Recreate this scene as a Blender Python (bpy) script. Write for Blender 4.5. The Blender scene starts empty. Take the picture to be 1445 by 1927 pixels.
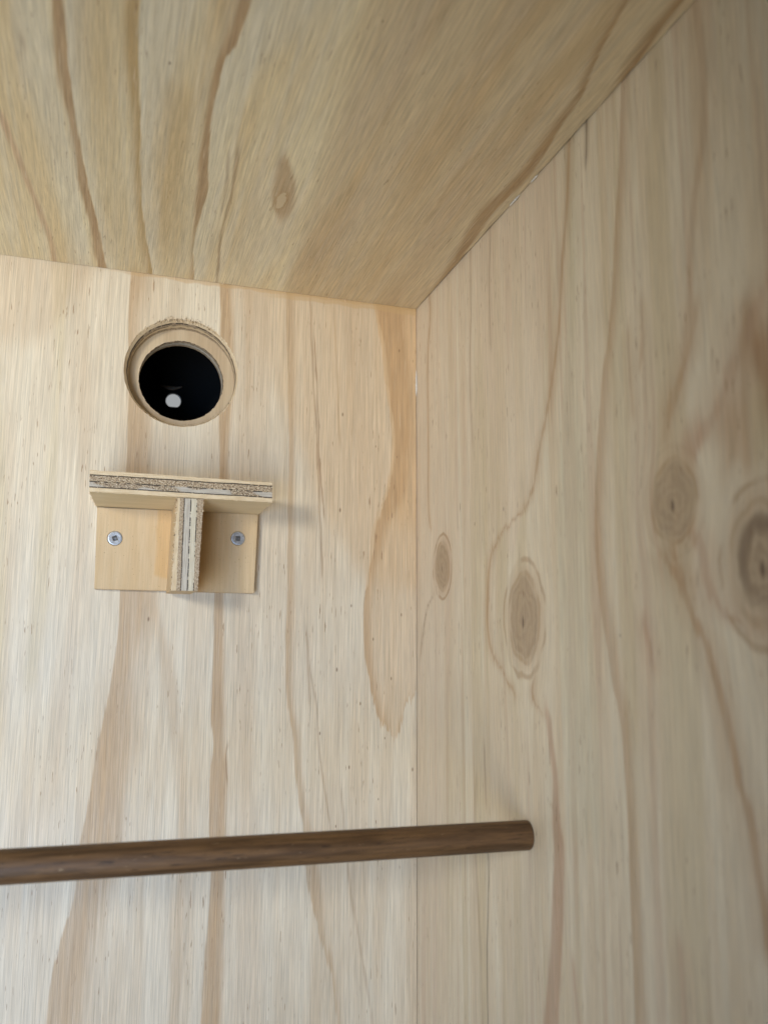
import bpy, bmesh, math, random
from mathutils import Vector, Matrix, noise as mnoise

scene = bpy.context.scene
COL = scene.collection
random.seed(11)

# ------------------------------------------------------------------ camera
cam_data = bpy.data.cameras.new("camera")
cam = bpy.data.objects.new("camera", cam_data)
COL.objects.link(cam)
cam_data.sensor_fit = 'VERTICAL'
cam_data.sensor_height = 36.0
cam_data.lens = 1642.8 / 1927.0 * 36.0
cam.matrix_world = Matrix(((0.95321, -0.05488, -0.29728, -0.19085),
                           (-0.30225, -0.15528, -0.9405, -0.53230),
                           (0.00546, 0.98635, -0.1646, -0.23474),
                           (0, 0, 0, 1)))
cam_data.clip_start = 0.01
cam_data.clip_end = 50
cam_data.dof.use_dof = True
cam_data.dof.focus_distance = 0.51
cam_data.dof.aperture_fstop = 9.0
scene.camera = cam

# ------------------------------------------------------------------ light
world = bpy.data.worlds.new("World")
scene.world = world
world.use_nodes = True
wt = world.node_tree
bg = wt.nodes["Background"]
# a dim room before the box, brighter low down and to its left; open daylight behind the box
w_tc = wt.nodes.new('ShaderNodeTexCoord')
w_sep = wt.nodes.new('ShaderNodeSeparateXYZ')
wt.links.new(w_tc.outputs['Generated'], w_sep.inputs[0])


def w_range(sock, lo, hi, a, b):
    r = wt.nodes.new('ShaderNodeMapRange')
    r.interpolation_type = 'SMOOTHSTEP'
    wt.links.new(sock, r.inputs['Value'])
    for k, val in (('From Min', lo), ('From Max', hi), ('To Min', a), ('To Max', b)):
        r.inputs[k].default_value = val
    return r.outputs[0]


def w_add(a, b):
    m = wt.nodes.new('ShaderNodeMath')
    wt.links.new(a, m.inputs[0])
    wt.links.new(b, m.inputs[1])
    return m.outputs[0]


w_front = w_add(w_range(w_sep.outputs[0], -.9, .3, .03, 0.0), w_range(w_sep.outputs[2], -.8, .3, .05, .012))
w_all = w_add(w_front, w_range(w_sep.outputs[1], .3, .7, 0.0, .36))
wt.links.new(w_all, bg.inputs["Strength"])
bg.inputs["Color"].default_value = (.94, .98, 1, 1)


def area(name, loc, aim, sx, sy, power, color, spread):
    d = bpy.data.lights.new(name, 'AREA')
    d.shape = 'RECTANGLE'
    d.size, d.size_y = sx, sy
    d.energy = power
    d.color = color
    d.spread = math.radians(spread)
    o = bpy.data.objects.new(name, d)
    COL.objects.link(o)
    o.location = loc
    o.rotation_euler = (Vector(aim) - Vector(loc)).to_track_quat('-Z', 'Y').to_euler()
    return o




def spot(name, loc, aim, half, blend, radius, power, color):
    d = bpy.data.lights.new(name, 'SPOT')
    d.spot_size = math.radians(2 * half)
    d.spot_blend = blend
    d.shadow_soft_size = radius
    d.energy = power
    d.color = color
    o = bpy.data.objects.new(name, d)
    COL.objects.link(o)
    o.location = loc
    o.rotation_euler = (Vector(aim) - Vector(loc)).to_track_quat('-Z', 'Y').to_euler()
    return o


spot("window_light", (-0.84, -1.09, -0.06), (-0.29, 0.0, -0.20), 19.6, .28, .10, 28.5, (1, .97, .87))
spot("low_light", (-0.72, -0.98, -0.70), (-0.38, 0.0, -0.14), 26, .8, .46, 57.0, (1, .97, .84))
spot("cool_light", (-0.66, -1.08, -0.52), (-0.31, 0.0, -0.36), 20, 1.0, .30, 39.0, (.12, .43, 1))

scene.view_settings.view_transform = 'Standard'
scene.view_settings.look = 'None'
scene.view_settings.gamma = 1
scene.view_settings.exposure = 0.0
scene.view_settings.use_curve_mapping = False
scene.render.engine = 'CYCLES'
scene.cycles.max_bounces = 8
scene.cycles.diffuse_bounces = 4
scene.cycles.use_denoising = True
scene.cycles.use_adaptive_sampling = False

# ------------------------------------------------------------------ wood figure, in millimetres on each panel
BACK_BANDS = [([(6.0, -124.5), (-35.5, -113.0), (-89.2, -87.6), (-139.4, -65.9), (-189.1, -37.4)], [(27.0, 22.0), (-19.5, 21.7), (-79.7, 21.3), (-134.3, 20.9), (-187.3, 20.5)], 16, 1, 'warm', 0.55), ([(4.2, -31.5), (-1.3, -30.3), (-25.1, -25.7), (-54.4, -22.9), (-83.1, -18.0), (-101.1, -17.5), (-129.7, -20.7), (-149.3, -26.3)], [(10.9, 17.9), (-19.9, 17.8), (-98.4, 17.3), (-147.0, 17.0)], 1.5, 1, 'orange', 0.55), ([(-42.0, -276.5), (-105.2, -271.6), (-166.2, -267.0), (-253.8, -260.2), (-309.8, -256.0)], [(-40.1, -261.8), (-103.5, -252.1), (-165.2, -245.5), (-253.9, -241.5), (-310.4, -242.8)], 4, 6, 'olive', 0.5), ([(-47.6, -214.8), (-100.1, -212.9), (-163.5, -210.8), (-224.5, -212.9), (-277.3, -214.1), (-311.5, -215.7)], [(-46.7, -207.0), (-99.4, -204.6), (-163.1, -202.7), (-224.4, -204.3), (-277.5, -206.8), (-311.7, -209.7)], 5, 7, 'pink', 0.6), ([(-202.4, -168.4), (-239.2, -159.4), (-284.6, -151.4), (-337.6, -146.1), (-388.6, -146.7), (-434.3, -147.5)], [(-202.2, -161.2), (-239.2, -150.4), (-284.8, -142.9), (-338.0, -138.3), (-389.3, -138.0), (-435.3, -138.9)], 5, 5, 'tan', 0.32), ([(3.9, -187.7), (-10.0, -187.6), (-30.7, -187.8), (-97.6, -184.6), (-177.9, -184.7), (-202.8, -183.9), (-218.1, -183.7), (-233.3, -185.0), (-251.3, -186.3), (-263.2, -187.7), (-283.6, -190.9), (-298.1, -192.0), (-318.0, -194.5), (-329.2, -196.7), (-340.3, -198.0), (-362.4, -198.9), (-381.1, -203.2), (-399.5, -207.4), (-427.5, -209.6)], [(5.9, -174.4), (-8.1, -174.0), (-29.5, -178.1), (-96.3, -169.2), (-177.0, -162.3), (-199.1, -161.3), (-239.3, -167.8), (-284.2, -167.4), (-313.3, -170.6), (-341.8, -172.6), (-369.3, -180.2), (-396.2, -185.3), (-429.9, -187.8)], 1.2, 16, 'tan', 0.72), ([(4.7, -133.5), (-58.6, -130.9), (-103.0, -129.6), (-159.5, -129.2), (-198.2, -129.4), (-242.2, -129.0), (-266.9, -129.0), (-285.1, -126.5), (-297.2, -127.5), (-329.8, -127.5), (-364.7, -125.3), (-401.4, -127.5), (-436.5, -128.2)], [(6.0, -124.5), (-36.6, -122.4), (-64.4, -120.1), (-102.4, -122.5), (-159.1, -122.1), (-198.0, -122.4), (-242.2, -121.2), (-267.0, -119.7), (-285.3, -119.3), (-297.5, -117.1), (-330.3, -116.5), (-365.4, -116.2), (-402.4, -116.1), (-437.8, -115.8)], 1.0, 5, 'tan', 0.8), ([(-1.5, -126.6), (-57.7, -122.3), (-125.9, -121.3), (-207.5, -118.2), (-254.7, -116.3), (-315.6, -113.7), (-374.3, -111.7), (-438.2, -112.5)], [(2.4, -98.6), (-54.8, -95.3), (-124.5, -100.2), (-207.2, -104.4), (-254.8, -101.7), (-316.3, -97.4), (-375.6, -94.1), (-440.7, -89.9)], 8, 12, 'pink', 0.6), ([(3.5, -90.5), (-54.0, -88.5), (-123.6, -86.1), (-190.5, -85.2), (-206.8, -85.4), (-230.1, -85.2), (-263.4, -83.4), (-278.8, -79.5), (-301.4, -78.0), (-323.6, -74.6), (-336.1, -72.4), (-368.6, -68.8), (-395.2, -60.9), (-415.6, -54.5), (-437.9, -50.3), (-445.2, -49.2)], [(4.3, -84.9), (-53.5, -82.9), (-123.2, -81.3), (-190.3, -79.8), (-206.7, -80.1), (-230.0, -80.3), (-263.4, -78.2), (-278.9, -74.2), (-301.6, -72.5), (-323.8, -69.1), (-336.4, -66.6), (-369.3, -58.8), (-395.5, -56.4), (-415.9, -50.6), (-438.2, -47.8), (-445.4, -47.0)], 1.2, 5, 'tan', 0.6), ([(4.1, -31.9), (-1.4, -30.7), (-25.2, -26.1), (-54.4, -23.3), (-83.1, -18.3), (-101.1, -17.9), (-129.8, -21.8), (-149.4, -28.8), (-168.5, -32.3), (-189.0, -34.5), (-209.1, -35.8), (-232.3, -34.8), (-251.9, -31.5), (-264.9, -28.0), (-271.4, -25.5), (-279.6, -20.2), (-284.5, -15.3)], [(10.9, 17.9), (-232.0, 16.6), (-243.8, 7.4), (-252.1, 0.5), (-258.0, -3.8), (-263.5, -7.0), (-271.7, -9.8), (-280.7, -12.2), (-285.2, -16.0)], 0.8, 0.8, 'orange', 0.42), ([(4.4, -29.6), (-1.1, -28.5), (-24.9, -23.8), (-54.2, -20.7), (-82.9, -16.1), (-100.9, -15.7), (-129.7, -19.6), (-149.3, -26.7), (-168.4, -30.1), (-188.9, -33.8), (-209.1, -35.4), (-232.3, -34.5), (-251.9, -31.2), (-264.9, -27.6), (-271.4, -25.2), (-279.6, -19.9), (-284.5, -15.3)], [(7.2, -9.2), (-22.7, -5.4), (-52.4, -3.4), (-100.0, -3.1), (-128.9, -7.1), (-148.7, -16.2), (-168.1, -22.6), (-188.8, -28.9), (-209.0, -30.2), (-232.3, -28.9), (-252.0, -25.3), (-265.0, -22.1), (-271.5, -19.9), (-279.7, -16.4), (-284.6, -13.6)], 0.8, 8, 'orange2', 0.62), ([(-248.7, 1.2), (-255.3, -3.8), (-263.5, -8.7), (-271.6, -12.2), (-280.7, -15.0), (-285.1, -16.4)], [(-240.4, 7.4), (-252.1, 0.5), (-258.0, -3.8), (-263.5, -7.0), (-271.7, -9.8), (-280.7, -12.2), (-285.2, -16.0)], 4, 0.8, 'orange2', 0.5), ([(3.7, -235.5), (-36.3, -231.7), (-69.0, -228.4), (-133.3, -230.1), (-194.9, -231.7), (-254.0, -233.3)], [(5.9, -221.1), (-35.1, -222.2), (-81.5, -222.3), (-132.7, -221.5), (-194.6, -221.9), (-254.0, -225.0)], 6, 4, 'olive', 0.45), ([(-0.8, -265.2), (-27.2, -263.3), (-53.1, -261.4)], [(8.2, -205.8), (-20.8, -216.4), (-49.7, -232.6)], 4, 14, 'tan', 0.3), ([(7.8, -59.5), (-50.3, -53.2), (-121.0, -48.7), (-189.4, -47.8)], [(11.2, -35.7), (-48.0, -31.4), (-119.8, -30.9), (-189.1, -37.4)], 12, 14, 'tan', 0.22), ([(-0.5, -119.2), (-36.0, -117.0), (-77.8, -115.0)], [(0.6, -111.3), (-35.1, -109.6), (-77.2, -109.0)], 4, 6, 'tan', 0.3)]
BACK_LINES = [([(-1.6, -74.1), (-23.5, -73.0), (-85.1, -69.0), (-122.2, -66.2), (-165.4, -63.7), (-183.2, -62.7)], 0.8, 'brown', 0.45), ([(-30.5, -70.7), (-59.1, -68.4), (-108.3, -66.1), (-149.4, -61.9)], 0.6, 'brown', 0.6), ([(-237.4, -69.8), (-251.8, -67.2), (-264.5, -64.6), (-292.9, -62.5), (-317.8, -58.7), (-336.4, -55.1)], 0.8, 'brown', 0.35), ([(-216.4, -72.9), (-235.8, -70.8), (-264.5, -68.6)], 0.8, 'brown', 0.35), ([(-312.0, -49.5), (-327.6, -47.3), (-349.1, -45.1), (-385.7, -39.3), (-424.8, -31.7), (-447.5, -28.2)], 1.0, 'brown', 0.3), ([(-14.2, -57.4), (-50.5, -55.4), (-100.3, -52.5)], 0.7, 'tan', 0.4), ([(-285.3, -117.8), (-297.4, -118.6), (-309.5, -117.6)], 0.6, 'brown', 0.6)]
SIDE_BANDS = [([(-8.4, -103.9), (-138.0, -103.6), (-252.9, -66.9), (-430.3, -55.4)], [(6.9, 15.4), (-114.8, 15.2), (-255.9, 14.9), (-455.9, 14.5)], 40, 1, 'warmpale', 0.45), ([(7.9, -258.3), (-4.1, -256.6), (-37.9, -252.3), (-65.8, -246.9), (-99.1, -241.1), (-119.4, -234.6), (-161.0, -228.2), (-181.7, -226.0), (-202.7, -227.0), (-220.3, -230.0), (-231.3, -233.0), (-246.7, -235.6), (-254.9, -238.5), (-281.2, -241.5), (-323.3, -243.0), (-361.3, -244.0)], [(12.7, -251.7), (0.4, -250.0), (-34.0, -245.6), (-62.5, -240.1), (-96.6, -234.5), (-117.3, -227.9), (-159.3, -219.7), (-180.4, -217.1), (-201.9, -217.8), (-220.0, -220.7), (-231.2, -223.5), (-247.0, -227.0), (-255.4, -229.8), (-282.3, -233.0), (-325.9, -233.1), (-365.2, -233.3)], 9, 1.6, 'line', 0.5), ([(-256.0, -173.0), (-258.6, -175.8), (-272.2, -178.0), (-284.2, -181.2), (-303.4, -182.4), (-314.9, -185.0), (-328.7, -184.2), (-348.6, -182.1), (-379.1, -176.8), (-386.1, -176.4)], [(-256.3, -168.0), (-259.0, -169.9), (-272.7, -172.6), (-284.9, -175.4), (-304.8, -174.3), (-316.8, -175.1), (-331.3, -172.9), (-351.9, -170.3), (-383.6, -163.9), (-391.3, -162.0)], 2.5, 3, 'pinkd', 0.75), ([(-148.0, -352.8), (-156.8, -351.9), (-165.6, -351.0), (-175.8, -349.9)], [(-133.7, -312.7), (-144.1, -312.0), (-154.5, -311.6), (-166.7, -311.7)], 3, 3, 'olive', 0.6), ([(-128.7, -354.7), (-136.1, -354.0), (-148.0, -352.8), (-155.3, -352.0), (-161.9, -351.3)], [(-109.8, -311.9), (-118.8, -311.6), (-133.2, -311.3), (-142.5, -312.4), (-151.5, -316.2)], 6, 10, 'rust', 0.8), ([(-156.3, -291.4), (-162.4, -289.8), (-167.1, -284.9)], [(-153.8, -277.1), (-158.2, -276.1), (-165.0, -278.6)], 5, 5, 'rustp', 0.65), ([(-150.8, -310.7), (-169.5, -309.0), (-176.9, -302.8), (-192.6, -302.7)], [(-149.0, -292.0), (-166.6, -296.0), (-175.8, -296.8), (-192.4, -301.5)], 10, 10, 'line', 0.55), ([(-32.1, -190.1), (-66.3, -183.1), (-101.1, -177.0), (-140.4, -168.6), (-163.6, -153.6), (-185.6, -140.9)], [(16.4, -93.1), (-30.6, -95.7), (-78.2, -105.5), (-130.0, -121.1), (-164.8, -126.3), (-188.0, -137.8)], 3, 10, 'warmpale', 0.5), ([(-26.7, -214.9), (-63.5, -212.7), (-110.8, -207.5), (-147.6, -211.9), (-182.2, -214.1), (-226.2, -213.3), (-268.2, -216.7), (-308.3, -217.9)], [(-19.1, -201.0), (-58.6, -201.7), (-107.1, -196.0), (-142.4, -189.1), (-178.2, -184.6), (-225.6, -184.4), (-271.0, -186.6), (-314.1, -188.6)], 8, 6, 'green', 0.42), ([(-248.2, -123.1), (-262.2, -149.1), (-296.7, -160.8), (-341.5, -163.6), (-393.5, -155.9)], [(-238.2, -67.2), (-266.6, -81.7), (-306.4, -94.9), (-354.2, -112.9), (-403.5, -128.8)], 12, 12, 'pink', 0.3)]  # first band: pinkish cream veneer, also painted paler to brighten the corner end
SIDE_LINES = [([(-0.2, -24.8), (-16.0, -25.6), (-27.6, -23.6), (-39.5, -21.5), (-78.5, -21.2), (-111.6, -21.9), (-149.9, -23.5), (-156.9, -27.2)], 1.1, 'orange2', 0.75), ([(-197.1, -30.5), (-205.9, -18.2), (-218.9, -11.4), (-233.1, -6.5)], 1.0, 'brown', 0.55), ([(5.6, -208.8), (-0.5, -207.5), (-30.3, -203.3), (-56.2, -197.4), (-80.9, -193.5), (-104.0, -186.2), (-123.9, -178.0), (-137.1, -170.9), (-152.0, -164.8), (-164.4, -151.9), (-166.3, -143.6), (-173.0, -125.4), (-182.6, -115.2), (-199.8, -110.6), (-219.7, -109.9), (-233.2, -115.4), (-244.6, -131.3), (-247.6, -135.3), (-254.0, -140.9)], 2.0, 'line', 0.7), ([(-243.4, -160.8), (-252.7, -158.8), (-258.5, -169.9)], 1.6, 'line', 0.8), ([(3.4, -222.7), (0.4, -222.6), (-19.8, -220.8)], 0.9, 'dark', 0.8), ([(0.6, -298.0), (-50.8, -298.4), (-76.0, -290.7), (-115.6, -284.1), (-131.4, -280.1), (-139.9, -273.6), (-150.6, -269.3), (-160.1, -267.2)], 3.2, 'line', 0.5), ([(-109.8, -289.6), (-120.1, -286.7), (-129.8, -282.7), (-140.6, -276.0), (-147.1, -271.8)], 2.6, 'line', 0.45), ([(-112.6, -330.1), (-127.3, -314.8), (-136.1, -309.5), (-141.5, -305.0), (-148.5, -300.5), (-157.9, -290.2), (-164.3, -285.7)], 5.5, 'pinkd', 0.6), ([(-119.6, -313.5), (-136.1, -311.5), (-149.5, -310.6), (-175.9, -309.6)], 2.5, 'line', 0.6), ([(-188.3, -279.0), (-191.7, -280.8), (-197.7, -284.8), (-209.7, -286.9), (-219.4, -294.2), (-224.3, -303.5), (-226.6, -313.1)], 3.5, 'pinkd', 0.7), ([(-196.5, -261.8), (-204.6, -269.7), (-212.2, -274.7), (-222.3, -279.4), (-231.1, -285.0), (-243.1, -289.3), (-249.4, -291.4), (-262.8, -294.7), (-273.6, -297.2), (-281.8, -300.7), (-297.7, -302.5), (-307.6, -304.2), (-320.7, -305.0)], 3.0, 'line', 0.75), ([(-195.3, -267.9), (-204.3, -273.0), (-211.0, -275.4)], 2.5, 'line', 0.7), ([(-219.1, -250.5), (-221.8, -250.3), (-230.8, -253.0), (-239.0, -254.7)], 2.5, 'pinkd', 0.75), ([(-328.7, -261.8), (-332.4, -262.3), (-345.3, -262.7), (-354.3, -263.1)], 2.4, 'pinkd', 0.6), ([(-355.7, -189.2), (-360.6, -189.8), (-372.2, -191.3), (-379.9, -193.3)], 1.5, 'pinkd', 0.6), ([(-330.7, -105.4), (-335.1, -106.6), (-358.7, -105.1), (-376.7, -103.2)], 0.5, 'dark', 0.75), ([(-278.6, -103.2), (-297.4, -103.9), (-310.1, -104.8)], 0.6, 'brown', 0.6), ([(-0.7, -72.4), (-67.5, -71.7), (-145.3, -74.0), (-218.8, -76.9), (-280.9, -78.4), (-335.8, -79.9), (-421.2, -80.5)], 0.9, 'pale', 0.7), ([(-24.3, -45.5), (-93.9, -48.1), (-160.5, -53.9)], 1.6, 'pale', 0.5), ([(-266.0, -240.9), (-285.0, -241.2), (-310.7, -242.7), (-332.3, -243.0)], 3.0, 'pale', 0.35), ([(-39.0, -92.4), (-73.3, -89.9), (-117.6, -92.5)], 0.7, 'brown', 0.5), ([(-6.4, -120.0), (-39.8, -118.1), (-70.6, -119.1)], 0.7, 'brown', 0.45), ([(-295.9, -92.4), (-323.2, -89.5), (-359.2, -93.2), (-415.2, -96.8)], 0.8, 'brown', 0.35), ([(-105.8, -247.1), (-123.5, -247.3), (-145.3, -248.6)], 1.6, 'line', 0.45), ([(-96.5, -256.9), (-113.7, -256.7), (-125.6, -254.0)], 1.4, 'line', 0.5)]
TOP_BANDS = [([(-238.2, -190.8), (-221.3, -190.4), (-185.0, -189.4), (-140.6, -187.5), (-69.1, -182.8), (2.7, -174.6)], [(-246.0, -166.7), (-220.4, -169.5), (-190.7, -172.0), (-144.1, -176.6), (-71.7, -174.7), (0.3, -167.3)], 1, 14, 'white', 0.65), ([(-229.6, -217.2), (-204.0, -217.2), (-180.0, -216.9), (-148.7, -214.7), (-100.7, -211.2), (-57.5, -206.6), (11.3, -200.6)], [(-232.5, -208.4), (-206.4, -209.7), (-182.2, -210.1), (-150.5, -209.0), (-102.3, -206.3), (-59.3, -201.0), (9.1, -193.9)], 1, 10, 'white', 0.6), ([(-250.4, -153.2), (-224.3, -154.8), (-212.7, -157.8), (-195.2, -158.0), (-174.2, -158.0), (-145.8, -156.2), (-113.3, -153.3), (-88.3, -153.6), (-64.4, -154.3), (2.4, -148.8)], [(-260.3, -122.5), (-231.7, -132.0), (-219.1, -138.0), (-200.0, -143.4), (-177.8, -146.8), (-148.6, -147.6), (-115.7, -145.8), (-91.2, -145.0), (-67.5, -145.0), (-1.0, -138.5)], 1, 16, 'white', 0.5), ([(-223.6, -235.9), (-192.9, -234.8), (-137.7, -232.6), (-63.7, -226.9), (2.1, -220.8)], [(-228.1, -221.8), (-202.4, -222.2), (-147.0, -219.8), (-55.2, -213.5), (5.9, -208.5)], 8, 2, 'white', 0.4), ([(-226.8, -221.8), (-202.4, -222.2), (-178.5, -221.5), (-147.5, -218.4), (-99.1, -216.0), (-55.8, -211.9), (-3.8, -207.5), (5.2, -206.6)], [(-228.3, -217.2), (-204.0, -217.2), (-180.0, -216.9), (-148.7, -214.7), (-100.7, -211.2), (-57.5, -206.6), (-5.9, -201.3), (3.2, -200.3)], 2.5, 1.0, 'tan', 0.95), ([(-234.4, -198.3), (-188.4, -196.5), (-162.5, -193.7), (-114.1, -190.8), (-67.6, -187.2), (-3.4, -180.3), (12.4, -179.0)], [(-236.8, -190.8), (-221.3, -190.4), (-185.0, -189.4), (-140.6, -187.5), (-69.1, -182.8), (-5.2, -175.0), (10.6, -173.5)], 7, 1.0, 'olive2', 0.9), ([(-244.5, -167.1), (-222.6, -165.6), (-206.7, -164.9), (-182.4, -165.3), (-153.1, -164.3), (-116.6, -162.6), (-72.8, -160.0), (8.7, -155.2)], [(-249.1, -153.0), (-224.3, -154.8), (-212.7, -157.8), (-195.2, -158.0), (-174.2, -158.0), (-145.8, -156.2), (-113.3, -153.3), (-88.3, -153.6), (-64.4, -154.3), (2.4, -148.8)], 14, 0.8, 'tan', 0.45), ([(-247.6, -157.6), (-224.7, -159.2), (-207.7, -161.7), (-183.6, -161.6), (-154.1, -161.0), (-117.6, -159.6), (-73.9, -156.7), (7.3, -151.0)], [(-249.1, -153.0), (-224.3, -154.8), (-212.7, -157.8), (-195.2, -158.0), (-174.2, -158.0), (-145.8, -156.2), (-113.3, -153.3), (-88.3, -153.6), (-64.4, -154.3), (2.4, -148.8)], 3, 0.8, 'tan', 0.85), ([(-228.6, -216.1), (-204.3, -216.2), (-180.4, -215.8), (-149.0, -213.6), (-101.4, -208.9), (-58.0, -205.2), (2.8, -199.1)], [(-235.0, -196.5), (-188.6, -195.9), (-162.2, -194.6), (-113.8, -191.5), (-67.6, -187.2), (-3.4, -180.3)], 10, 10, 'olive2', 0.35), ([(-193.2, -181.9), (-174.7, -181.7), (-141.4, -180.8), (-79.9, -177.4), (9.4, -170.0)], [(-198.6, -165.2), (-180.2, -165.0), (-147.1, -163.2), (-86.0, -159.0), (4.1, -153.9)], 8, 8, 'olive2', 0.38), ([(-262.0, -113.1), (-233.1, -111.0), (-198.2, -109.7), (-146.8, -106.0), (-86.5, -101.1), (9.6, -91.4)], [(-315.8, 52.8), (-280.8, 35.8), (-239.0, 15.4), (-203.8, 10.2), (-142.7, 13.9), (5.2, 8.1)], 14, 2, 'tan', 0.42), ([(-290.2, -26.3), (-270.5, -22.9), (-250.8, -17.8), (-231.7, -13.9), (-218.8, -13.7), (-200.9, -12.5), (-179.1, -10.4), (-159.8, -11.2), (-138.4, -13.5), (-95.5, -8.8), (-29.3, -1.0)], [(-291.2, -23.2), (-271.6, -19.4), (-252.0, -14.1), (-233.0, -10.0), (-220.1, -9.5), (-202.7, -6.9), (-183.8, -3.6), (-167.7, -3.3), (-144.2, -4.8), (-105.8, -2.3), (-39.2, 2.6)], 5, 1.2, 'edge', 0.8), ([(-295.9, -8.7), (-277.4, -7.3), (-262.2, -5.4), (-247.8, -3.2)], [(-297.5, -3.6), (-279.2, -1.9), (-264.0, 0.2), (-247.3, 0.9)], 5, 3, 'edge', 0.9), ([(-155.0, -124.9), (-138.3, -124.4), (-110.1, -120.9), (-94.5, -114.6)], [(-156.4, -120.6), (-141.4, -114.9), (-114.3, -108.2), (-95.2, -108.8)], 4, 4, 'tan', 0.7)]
TOP_LINES = [([(-151.6, -246.8), (-141.7, -246.1), (-115.1, -242.9), (-79.9, -238.8), (-20.0, -231.8), (-2.0, -231.5)], 1.8, 'rustp', 0.6), ([(-152.7, -143.4), (-117.7, -141.5), (-79.1, -140.9), (-22.4, -137.1), (-2.1, -135.3)], 1.0, 'brown', 0.55), ([(-147.7, -147.4), (-118.6, -145.1), (-91.0, -143.8)], 0.9, 'brown', 0.35), ([(-205.7, -233.8), (-196.7, -233.0)], 1.2, 'brown', 0.4)]
SIDE_KNOTS = [(-45.0, -180.6, 11.4, 14.7), (-151.2, -215.6, 16.3, 21.2), (-270.8, -179.0, 12.9, 15.2), (-313.7, -205.6, 15.0, 19.7)]
TOP_KNOTS = [(-115.5, -113.0, 2.6, 8.5)]
DOTS = {'back': [(-202.6, -43.8), (-207.6, -10.6), (-242.2, -52.6), (-223.3, -29.3), (-247.7, -17.2), (-262.9, -37.3), (-284.1, -21.3), (-280.4, -62.7), (-300.9, -44.0), (-303.5, -3.0), (-320.4, -25.2), (-335.0, -51.9), (-98.4, -28.5), (-78.9, -51.1), (-31.0, -12.5), (-104.4, -13.8), (-142.0, -51.9), (-213.2, -166.7)], 'side': [(-161.8, -94.2), (-159.4, -131.0), (-256.1, -80.5), (-225.8, -233.4)], 'top': [(-205.0, -178.4), (-253.6, -104.3)]}

PAL = {
    'cream': (.63, .555, .44), 'cream2': (.575, .475, .35), 'tan': (.43, .29, .165), 'orange': (.55, .375, .21),
    'orange2': (.44, .275, .14), 'pink': (.56, .455, .335), 'olive': (.54, .45, .29), 'olive2': (.48, .345, .175),
    'brown': (.25, .14, .07), 'line': (.41, .25, .135), 'rust': (.36, .205, .10), 'rustp': (.45, .27, .175),
    'pinkd': (.47, .31, .215), 'greyk': (.33, .25, .18), 'pale': (.72, .665, .55), 'warmpale': (.68, .565, .45),
    'green': (.58, .55, .43), 'warm': (.57, .42, .265), 'dark': (.11, .065, .04), 'white': (.68, .65, .555), 'edge': (.38, .245, .125),
}


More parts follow.
